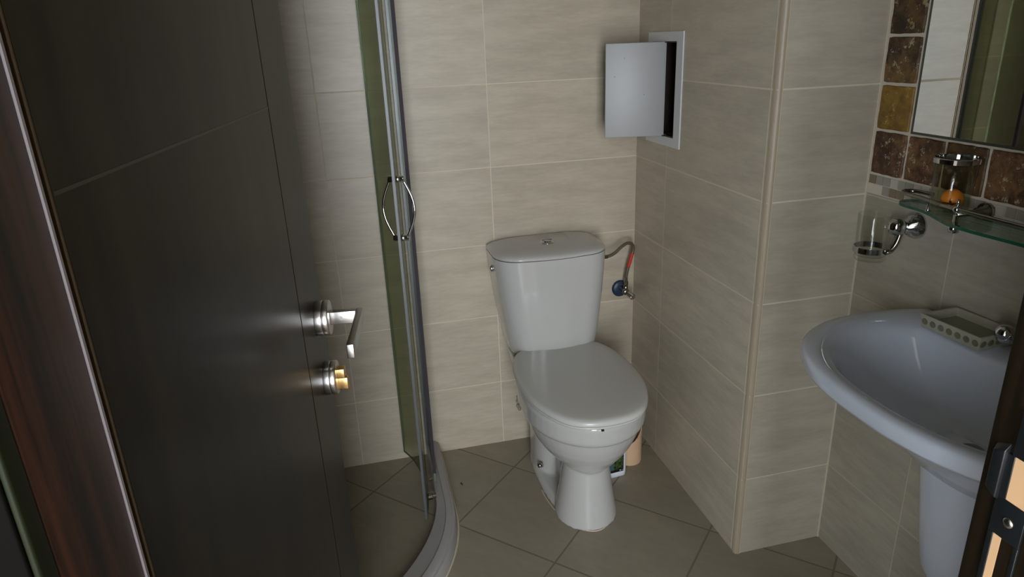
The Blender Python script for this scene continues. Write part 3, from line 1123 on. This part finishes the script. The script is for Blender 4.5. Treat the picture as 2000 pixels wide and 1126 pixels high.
BR = radians(6)
bm = bmesh.new()
loft(bm, [rrect(-0.190, -0.298, hx, hy, min(hy * 0.8, 0.016), z_, rot=BR) for z_, hx, hy in
          ((0.0, 0.040, 0.020), (0.003, 0.044, 0.024), (0.02, 0.045, 0.025), (0.11, 0.045, 0.025), (0.135, 0.040, 0.023), (0.155, 0.024, 0.018), (0.165, 0.014, 0.014), (0.175, 0.013, 0.013))])
link_mesh('body', bm, M['bottle'], bo, smooth=True)
bm = bmesh.new()
ring0 = rrect(-0.190, -0.298, 0.0458, 0.0258, 0.016, 0, rot=BR)
front = [p for p in ring0 if (-sin(BR) * (p.x + 0.190) + cos(BR) * (p.y + 0.298)) < -0.0215]
front = [p for p in front if p.x < -0.190 + 0.034]
front.sort(key=lambda p: p.x)
ml, ntl, bl = new_mat('bottle_label')
N = NT(ntl)
tc = N.n('ShaderNodeTexCoord')
sx_ = N.n('ShaderNodeSeparateXYZ')
N.link(tc.outputs['Object'], sx_.inputs[0])
nz = N.noise(tc.outputs['Object'], 130, 4, 0.7)
leafc = N.mix(N.maprange(nz, 0.42, 0.62, 0, 1), srgb(14, 20, 12), srgb(78, 104, 48))
leftc = N.mix(N.maprange(sx_.outputs[0], -0.197, -0.190, 0, 1), srgb(70, 92, 104), leafc)
bandc = N.mix(N.maprange(sx_.outputs[2], 0.031, 0.034, 0, 1), srgb(10, 14, 14), leftc)
N.link(bandc, bl.inputs['Base Color'])
bl.inputs['Roughness'].default_value = 0.35
f0 = [bm.verts.new((p.x, p.y - 0.0003, 0.023)) for p in front]
f1 = [bm.verts.new((p.x, p.y - 0.0003, 0.105)) for p in front]
for i in range(len(front) - 1):
    bm.faces.new((f0[i], f0[i + 1], f1[i + 1], f1[i]))
lb = link_mesh('label', bm, ml, bo, label='dark green label with leaves')
bm = bmesh.new()
cy0 = -0.298 - 0.0262
for dx_, h_ in ((-0.172, 0.0036), (-0.1685, 0.0036), (-0.163, 0.003), (-0.159, 0.003)):
    yy = cy0 + (dx_ + 0.190) * sin(BR) - 0.0004
    box(bm, dx_, dx_ + 0.0012, yy, yy + 0.0008, 0.0265, 0.0265 + h_)
yy = cy0 + (-0.170 + 0.190) * sin(BR) - 0.0004
box(bm, -0.172, -0.1675, yy, yy + 0.0008, 0.0276, 0.0286)
link_mesh('print', bm, M['bottle'], lb, label='tiny white print')
bm = bmesh.new()
lathe(bm, (-0.190, -0.298, 0.174), (0, 0, 1), [(0, 0), (0, 0.015), (0.024, 0.0145), (0.026, 0.012), (0.026, 0)], 24)
link_mesh('cap', bm, M['bottle'], bo, smooth=False)

bh = thing('brush_holder', 'beige cylinder with a slanting open top, in the corner behind the cleaner bottle', 'holder', (-0.100, -0.235, 0))
bm = bmesh.new()
cxh, cyh, rh = -0.103, -0.232, 0.043
ro, ri = [], []
for k in range(40):
    a = 2 * pi * k / 40
    x, y = cos(a), sin(a)
    zt = 0.112 + 0.040 * (x * 0.85 + y * 0.5)
    ro.append((x, y, zt))
loft(bm, [[Vector((cxh + rh * x * s, cyh + rh * y * s, z_ if z_ is not None else zt)) for x, y, zt in ro]
          for s, z_ in ((0.97, 0.0), (1.0, 0.003), (1.0, None), (0.94, None), (0.92, 0.006))], True, True)
link_mesh('body', bm, M['beige'], bh)
bm = bmesh.new()
lathe(bm, (cxh, cyh, 0.0065), (0, 0, 1), [(0, 0), (0, 0.020), (0.05, 0.028), (0.075, 0.022), (0.075, 0)], 20)
link_mesh('brush', bm, M['black_void'], bh, label='dark brush inside')

# dust speck on the floor tile
bm = bmesh.new()
sphere(bm, (-0.679, -0.206, 0.0018), 0.003, 8, squash=0.6)
sphere(bm, (-0.677, -0.213, 0.0012), 0.002, 8, squash=0.6)
tag(link_mesh('crumb', bm, M['dirt']), 'tiny dark crumb on the floor tile near the shower kerb', 'crumb')

# ------------------------------------------------------------------ access hatch
ha = thing('access_hatch', 'white metal access hatch with its door hanging ajar, high on the tiled box', 'hatch', (0, -0.19, 1.21))
bm = bmesh.new()
fy0, fy1, fz0, fz1 = -0.3035, -0.0800, 1.0535, 1.3690
for (a, b_, c, d_) in ((fy0, HY0, fz0, fz1), (HY1, fy1, fz0, fz1), (HY0, HY1, fz0, HZ0), (HY0, HY1, HZ1, fz1)):
    box(bm, -0.004, 0.0, a, b_, c, d_)
for (a, b_, c, d_) in ((HY0, HY0 + 0.0015, HZ0, HZ1), (HY1 - 0.0015, HY1, HZ0, HZ1), (HY0, HY1, HZ0, HZ0 + 0.0015), (HY0, HY1, HZ1 - 0.0015, HZ1)):
    box(bm, -0.004, 0.019, a, b_, c, d_)
link_mesh('frame', bm, M['white_metal'], ha)
HR, HL = Vector((-0.004, -0.205, 0)), Vector((-0.168, -0.155, 0))
hd_ = (HL - HR).normalized()
hn = Vector((hd_.y, -hd_.x, 0))
if hn.y > 0:
    hn = -hn
HMt = Matrix((hd_, hn, Vector((0, 0, 1)))).transposed().to_4x4()
HMt.translation = HR
bm = bmesh.new()
box(bm, 0, 0.172, -0.001, 0.0, 1.080, 1.343, 0, HMt)
box(bm, 0, 0.0012, -0.012, 0.0, 1.080, 1.343, 0, HMt)
box(bm, 0.1708, 0.172, -0.012, 0.0, 1.080, 1.343, 0, HMt)
box(bm, 0, 0.172, -0.012, 0.0, 1.3418, 1.343, 0, HMt)
box(bm, 0, 0.172, -0.012, 0.0, 1.080, 1.0812, 0, HMt)
hdo = link_mesh('hatch_door', bm, M['hatch_dimmed'], ha, bevel=0.0006)
for xx, zz in ((0.118, 1.302), (0.146, 1.252), (0.06, 1.20)):
    bm = bmesh.new()
    lathe(bm, HMt @ Vector((xx, 0.0, zz)), hn, [(0, 0), (0, 0.0011), (0.0004, 0.0011), (0.0004, 0)], 8)
    link_mesh('chip', bm, M['seal_dark'], hdo, label='small dark paint chips')
for zz in (1.082, 1.341):
    bm = bmesh.new()
    box(bm, -0.010, 0.016, -0.214, -0.205, zz - 0.0012, zz + 0.0012)
    box(bm, -0.002, 0.012, -0.266, -0.205, zz - 0.0010, zz + 0.0010)
    link_mesh('hinge_arm', bm, M['black'], ha)

# ------------------------------------------------------------------ wash basin
BY = -1.27
ba = thing('wash_basin', 'white ceramic wash basin with a half pedestal, on the wall right of the tiled box', 'basin', (W, BY, 0.79))
halfo = [(W - 0.0005, 0.300), (0.20, 0.313), (0.10, 0.316), (0.02, 0.306), (-0.048, 0.274), (-0.103, 0.220), (-0.138, 0.146), (-0.153, 0.075)]
ocp = [(x, BY + y) for x, y in halfo] + [(-0.156, BY)] + [(x, BY - y) for x, y in reversed(halfo)]
oc = catmull([(a, b, 0) for a, b in ocp], 8)
oc[0].x = oc[-1].x = W - 0.0005
halfi = [(0.150, 0.225), (0.080, 0.252), (0.010, 0.240), (-0.052, 0.196), (-0.094, 0.130), (-0.111, 0.062)]
icp = [(0.168, BY + 0.13), (0.165, BY + 0.185)] + [(x, BY + y) for x, y in halfi] + [(-0.115, BY)] + [(x, BY - y) for x, y in reversed(halfi)] + [(0.165, BY - 0.185), (0.168, BY - 0.13), (0.170, BY)]
ic = catmull([(a, b, 0) for a, b in icp], 8, True)


def resample(pts, n, closed=True):
    P = list(pts) + ([pts[0]] if closed else [])
    L = [0.0]
    for a, b in zip(P[:-1], P[1:]):
        L.append(L[-1] + (b - a).length)
    out = []
    k = 0
    for i in range(n):
        t = L[-1] * i / n
        while L[k + 1] < t:
            k += 1
        s = (t - L[k]) / max(1e-9, L[k + 1] - L[k])
        out.append(P[k].lerp(P[k + 1], s))
    return out


NB = 128
# angular correspondence about the basin centre
cen = Vector((0.06, BY, 0))


def radial(pts, n, closed=True):
    P = list(pts)
    segs = list(zip(P, P[1:] + P[:1]))
    out = []
    for i in range(n):
        a = 2 * pi * i / n
        d = Vector((cos(a), sin(a), 0))
        best = None
        for p, q in segs:
            e = q - p
            den = d.x * (-e.y) + d.y * e.x
            if abs(den) < 1e-12:
                continue
            w_ = p - cen
            t = (w_.x * (-e.y) + w_.y * e.x) / den
            s = (d.x * w_.y - d.y * w_.x) / den
            if t > 0 and -1e-6 <= s <= 1 + 1e-6:
                if best is None or t > best:
                    best = t
        out.append(cen + d * best)
    return out


RO, RI = radial(oc, NB), radial(ic, NB)


def blend(a, b, t, z, zf=None):
    r = []
    for p, q in zip(a, b):
        v = p.lerp(q, t)
        r.append(Vector((v.x, v.y, z)))
    return r


def toward(a, c, s, z, lim=True):
    r = []
    for p in a:
        v = c + (p - c) * s
        if lim and v.x > W - 0.0005:
            v.x = W - 0.0005
        # the side against the wall stays on the wall
        if p.x > W - 0.002:
            v.x = W - 0.0005
        r.append(Vector((v.x, v.y, z)))
    return r


dr_c = Vector((0.105, BY, 0))
bm = bmesh.new()
rings = []
rings.append(toward(RO, Vector((0.16, BY, 0)), 0.28, 0.600))
rings.append(toward(RO, Vector((0.16, BY, 0)), 0.42, 0.612))
rings.append(toward(RO, Vector((0.14, BY, 0)), 0.46, 0.640))
rings.append(toward(RO, Vector((0.12, BY, 0)), 0.57, 0.675))
rings.append(toward(RO, Vector((0.09, BY, 0)), 0.66, 0.715))
rings.append(toward(RO, cen, 0.75, 0.750))
rings.append(toward(RO, cen, 0.90, 0.7575))
rings.append(toward(RO, cen, 0.982, 0.7600))
rings.append(toward(RO, cen, 0.996, 0.7660))
rings.append(toward(RO, cen, 1.0, 0.778))
rings.append(toward(RO, cen, 0.996, 0.787))
rings.append(blend(RO, RI, 0.12, 0.7925))
rings.append(blend(RO, RI, 0.45, 0.7935))
rings.append(blend(RO, RI, 0.80, 0.7900))
rings.append(blend(RO, RI, 1.0, 0.782))
rings.append([Vector((v.x, v.y, z_)) for v in toward(RI, dr_c, 0.95, 0) for z_ in (0.768,)])
rings.append([Vector((v.x, v.y, 0.735)) for v in toward(RI, dr_c, 0.86, 0)])
rings.append([Vector((v.x, v.y, 0.700)) for v in toward(RI, dr_c, 0.72, 0)])
rings.append([Vector((v.x, v.y, 0.672)) for v in toward(RI, dr_c, 0.54, 0)])
rings.append([Vector((v.x, v.y, 0.655)) for v in toward(RI, dr_c, 0.36, 0)])
rings.append([Vector((v.x, v.y, 0.648)) for v in toward(RI, dr_c, 0.2, 0)])
rings.append([Vector((dr_c.x + 0.024 * cos(2 * pi * i / NB), dr_c.y + 0.024 * sin(2 * pi * i / NB), 0.645)) for i in range(NB)])
loft(bm, rings)
link_mesh('bowl', bm, M['ceramic_basin'], ba, smooth=True)
bm = bmesh.new()
lathe(bm, (dr_c.x, dr_c.y, 0.6445), (0, 0, 1), [(0, 0), (0, 0.033), (0.0025, 0.0335), (0.004, 0.031), (0.003, 0.024), (0.0045, 0.022), (0.0065, 0.015), (0.007, 0)], 40)
link_mesh('drain', bm, M['chrome_dark'], ba, smooth=True, label='round metal drain')
bm = bmesh.new()
pedr = []
for z_, hw_, xf in ((0.650, 0.112, 0.020), (0.60, 0.109, 0.036), (0.52, 0.104, 0.050), (0.44, 0.099, 0.063), (0.37, 0.093, 0.077), (0.33, 0.082, 0.094), (0.305, 0.064, 0.118), (0.290, 0.040, 0.145)):
    r = []
    for k in range(25):
        a = -PI2 + pi * k / 24
        e = 2 / 2.5
        r.append(Vector((W - 0.0005 - (W - xf) * (abs(cos(a)) ** e), BY - hw_ * (abs(sin(a)) ** e) * (1 if sin(a) > 0 else -1), z_)))
    pedr.append(r)
loft(bm, pedr)
link_mesh('half_pedestal', bm, M['ceramic_basin'], ba, smooth=True)

# faucet, mostly hidden by the door jamb
FY = -1.295
fa = thing('basin_faucet', 'chrome basin faucet whose round knob peeps out beside the door jamb', 'faucet', (0.2, BY, 0.79))
bm = bmesh.new()
lathe(bm, (0.205, FY, 0.790), (0, 0, 1), [(0, 0), (0, 0.026), (0.006, 0.026), (0.010, 0.020), (0.050, 0.018), (0.062, 0.020), (0.070, 0.014), (0.070, 0)], 28)
link_mesh('body', bm, M['chrome'], fa, smooth=True)
bm = bmesh.new()
tube(bm, catmull([(0.200, FY, 0.835), (0.170, FY, 0.848), (0.142, FY, 0.845), (0.128, FY, 0.828)], 6), 0.011, 16)
link_mesh('spout', bm, M['chrome'], fa, smooth=True)
for s in (1, -1):
    bm = bmesh.new()
    lathe(bm, (0.205, FY + s * 0.015, 0.828), (0, s, 0), [(0, 0), (0, 0.009), (0.060, 0.009), (0.060, 0)], 20)
    sphere(bm, (0.203, FY + s * 0.092, 0.832), 0.0175)
    link_mesh('knob', bm, M['chrome'], fa, smooth=True)

# soap dish on the basin deck
SO = Vector((0.2115, -1.118, 0.7925))
so = thing('soap_dish', 'rectangular soap dish with pebble-patterned sides, on the back of the basin rim', 'soap dish', SO)
SR = Matrix.Translation(SO) @ Matrix.Rotation(radians(3), 4, 'Z')
bm = bmesh.new()
a_, b_ = 0.046, 0.068
outer = [[Vector((x * s, y * s, z_)) for x, y in ((-a_, -b_), (a_, -b_), (a_, b_), (-a_, b_))] for s, z_ in ((0.93, 0.0), (1.0, 0.028))]
inner = [[Vector((x * s, y * s, z_)) for x, y in ((-a_, -b_), (a_, -b_), (a_, b_), (-a_, b_))] for s, z_ in ((0.92, 0.028), (0.84, 0.012))]
loft(bm, outer + inner, True, False, 0)
bm.transform(SR)
link_mesh('rim', bm, M['soap_side'], so, bevel=0.0012)
bm = bmesh.new()
box(bm, -a_ * 0.845, a_ * 0.845, -b_ * 0.845, b_ * 0.845, 0.008, 0.0125)
bm.transform(SR)
link_mesh('inset', bm, M['soap_fill'], so, label='olive green dish floor')
rr = random.Random(2)
bm = bmesh.new()
for k in range(7):
    y = b_ * (0.82 - 0.275 * k)
    for sx_i in (-1, 1):
        lathe(bm, SR @ Vector((sx_i * a_ * 0.962, y, 0.014)), SR.to_3x3() @ Vector((sx_i, 0, -0.15)), [(-0.001, 0.0072), (0.0008, 0.0068), (0.0014, 0.004), (0.0015, 0)], 9)
for k in range(5):
    x = a_ * (0.78 - 0.39 * k)
    for s in (-1, 1):
        lathe(bm, SR @ Vector((x, s * b_ * 0.966, 0.014)), SR.to_3x3() @ Vector((0, s, -0.1)), [(-0.001, 0.0072), (0.0008, 0.0068), (0.0014, 0.004), (0.0015, 0)], 9)
pb_ = link_mesh('pebbles', bm, M['pebble'], so, label='dark round pebbles set in the sides')
pb_['kind'] = 'stuff'

# ------------------------------------------------------------------ mirror
mi_ = thing('wall_mirror', 'rectangular wall mirror inside the travertine tile border', 'mirror', (W, -1.2, 1.65))
bm = bmesh.new()
box(bm, W - 0.016, W - 0.007, -1.545, -0.8655, 1.1465, 2.135)
link_mesh('frame', bm, M['mirror_edge'], mi_)
bm = bmesh.new()
box(bm, W - 0.0170, W - 0.0155, -1.539, -0.8725, 1.1520, 2.129)
link_mesh('mirror_glass', bm, M['mirror'], mi_)

# ------------------------------------------------------------------ tumbler and its holder
HC = Vector((0.190, -0.864, 0))
th = thing('tumbler_holder', 'round chrome wall holder with a ring, left of the glass shelf', 'holder', (W, -0.905, 0.955))
bm = bmesh.new()
fc = Vector((W, -0.905, 0.955))
lathe(bm, fc, (-1, 0, 0), [(0, 0), (0, 0.029), (0.004, 0.029), (0.006, 0.0265), (0.011, 0.0265), (0.013, 0.023), (0.018, 0.022), (0.020, 0.016), (0.034, 0.0135), (0.034, 0)], 36)
link_mesh('wall_flange', bm, M['chrome'], th, smooth=True)
bm = bmesh.new()
sphere(bm, fc + Vector((-0.050, 0, 0.002)), 0.0195)
link_mesh('ball', bm, M['chrome'], th, smooth=True)
bm = bmesh.new()
tube(bm, catmull([fc + Vector((-0.040, 0.0, -0.010)), fc + Vector((-0.045, 0.002, -0.035)), fc + Vector((-0.055, 0.004, -0.052)), HC + Vector((0.006, -0.037, 0.900))], 8), 0.0085, 14, flat=0.7)
link_mesh('arm', bm, M['chrome_dark'], th, smooth=True)
bm = bmesh.new()
lathe(bm, HC + Vector((0, 0, 0.893)), (0, 0, 1), [(0, 0.0345), (0, 0.0365), (0.0125, 0.0365), (0.0125, 0.0345), (0, 0.0345)], 48, cap0=False, cap1=False)
link_mesh('ring', bm, M['chrome'], th, smooth=False)
tu = bmesh.new()
lathe(tu, HC + Vector((0, 0, 0.874)), (0, 0, 1), [(0, 0), (0.0, 0.0300), (0.003, 0.0325), (0.103, 0.0340), (0.1042, 0.0332), (0.103, 0.0325), (0.012, 0.0308), (0.009, 0.028), (0.009, 0)], 48)
tag(link_mesh('glass_tumbler', tu, M['tumbler'], smooth=True), 'clear glass tumbler sitting in the chrome ring holder', 'glass')

# ------------------------------------------------------------------ glass shelf with guard rail
SZ = 1.008
sh = thing('glass_shelf', 'green-edged glass shelf with a low metal guard rail, under the mirror', 'shelf', (W, -1.2, SZ))
so_p = [(W - 0.004, -0.900), (0.236, -0.889), (0.213, -0.899), (0.203, -0.925), (0.202, -0.960), (0.195, -0.995), (0.180, -1.035), (0.166, -1.075), (0.163, -1.13), (0.170, -1.23),
        (0.163, -1.33), (0.166, -1.385), (0.180, -1.425), (0.195, -1.465), (0.202, -1.50), (0.203, -1.535), (0.213, -1.561), (0.236, -1.571), (W - 0.004, -1.560)]
so_c = catmull([(a, b, 0) for a, b in so_p], 6)
bm = bmesh.new()
prism(bm, [(p.x, p.y) for p in so_c], SZ - 0.003, SZ + 0.003, 0, 1)
link_mesh('shelf_plate', bm, [M['shelf_glass'], M['shelf_edge']], sh, label='clear glass plate with a green edge')
for yb_ in (-1.070, -1.39):
    bm = bmesh.new()
    px_ = 0.186
    lathe(bm, (px_, yb_, SZ - 0.018), (0, 0, 1), [(0, 0), (0, 0.0095), (0.014, 0.0095), (0.0145, 0.0055), (0.034, 0.0045), (0.034, 0)], 24)
    sphere(bm, (px_, yb_, SZ + 0.026), 0.0075)
    lathe(bm, (px_, yb_, SZ + 0.032), (0, 0, 1), [(0, 0), (0, 0.003), (0.006, 0.003), (0.008, 0.0036), (0.012, 0.003), (0.013, 0)], 16)
    link_mesh('post', bm, M['chrome'], sh, smooth=True)
    bm = bmesh.new()
    lathe(bm, (W, yb_, SZ + 0.016), (-1, 0, 0), [(0, 0), (0, 0.016), (0.014, 0.016), (0.016, 0.010), (0.030, 0.009), (0.032, 0.006), (W - px_, 0.005), (W - px_, 0)], 24)
    link_mesh('bracket', bm, M['chrome_dark'], sh, smooth=True)
bm = bmesh.new()
RZ = SZ + 0.026
rp = catmull([(W - 0.02, -0.955, RZ), (0.236, -0.915, RZ), (0.216, -0.905, RZ), (0.203, -0.925, RZ), (0.200, -0.965, RZ), (0.193, -1.01, RZ), (0.187, -1.07, RZ), (0.186, -1.23, RZ),
              (0.187, -1.39, RZ), (0.193, -1.45, RZ), (0.200, -1.495, RZ), (0.203, -1.535, RZ), (0.216, -1.555, RZ), (0.236, -1.545, RZ), (W - 0.02, -1.505, RZ)], 8)
tube(bm, rp, 0.0042, 12)
link_mesh('guard_rail', bm, M['chrome_dark'], sh, smooth=True, label='thin rounded guard rail')
bm = bmesh.new()
for yy in (-0.99,):
    lathe(bm, (0.200, yy, SZ + 0.003), (0, 0, 1), [(0, 0), (0, 0.006), (0.004, 0.004), (0.020, 0.003), (0.020, 0)], 14)
link_mesh('rail_stud', bm, M['chrome'], sh, smooth=True)

# jar on the shelf
JC = Vector((0.2185, -1.019, SZ + 0.0035))
ja = thing('glass_jar', 'glass jar with a chrome rim holding an orange ball, on the glass shelf', 'jar', JC)
bm = bmesh.new()
lathe(bm, JC, (0, 0, 1), [(0, 0), (0, 0.0300), (0.004, 0.0335), (0.050, 0.0355), (0.104, 0.0385), (0.104, 0.0362), (0.050, 0.0332), (0.009, 0.0312), (0.009, 0)], 48)
link_mesh('vessel', bm, M['jar'], ja, smooth=True)
bm = bmesh.new()
lathe(bm, JC + Vector((0, 0, 0.101)), (0, 0, 1), [(0, 0.0380), (0, 0.0400), (0.009, 0.0405), (0.010, 0.039), (0.010, 0.0375), (0, 0.0372)], 48, cap0=False, cap1=False)
link_mesh('rim_band', bm, M['chrome'], ja, smooth=False, label='chrome band round the mouth')
bm = bmesh.new()
sphere(bm, JC + Vector((0.002, -0.003, 0.0295)), 0.0200, 28)
tag(link_mesh('orange_ball', bm, M['orange'], smooth=True), 'small orange ball inside the glass jar', 'ball')
bm = bmesh.new()
c = JC + Vector((-0.0175, -0.0185, 0.0235))
ux, uy = Vector((0.68, -0.72, 0)).normalized(), Vector((0.25, 0.25, 1)).normalized()
un = ux.cross(uy)
ring = []
for k in range(10):
    a = pi / 2 + 2 * pi * k / 10
    r = 0.0155 if k % 2 == 0 else 0.0042
    q = c + ux * (r * cos(a)) + uy * (r * sin(a) * 0.9)
    ring.append(q)
top, bot = bm.verts.new(c + un * 0.0028), bm.verts.new(c - un * 0.0028)
rv = [bm.verts.new(q) for q in ring]
for k in range(10):
    j = (k + 1) % 10
    bm.faces.new((rv[k], rv[j], top))
    bm.faces.new((rv[j], rv[k], bot))
tag(link_mesh('starfish', bm, M['starfish']), 'small brown starfish leaning against the orange ball in the jar', 'starfish')
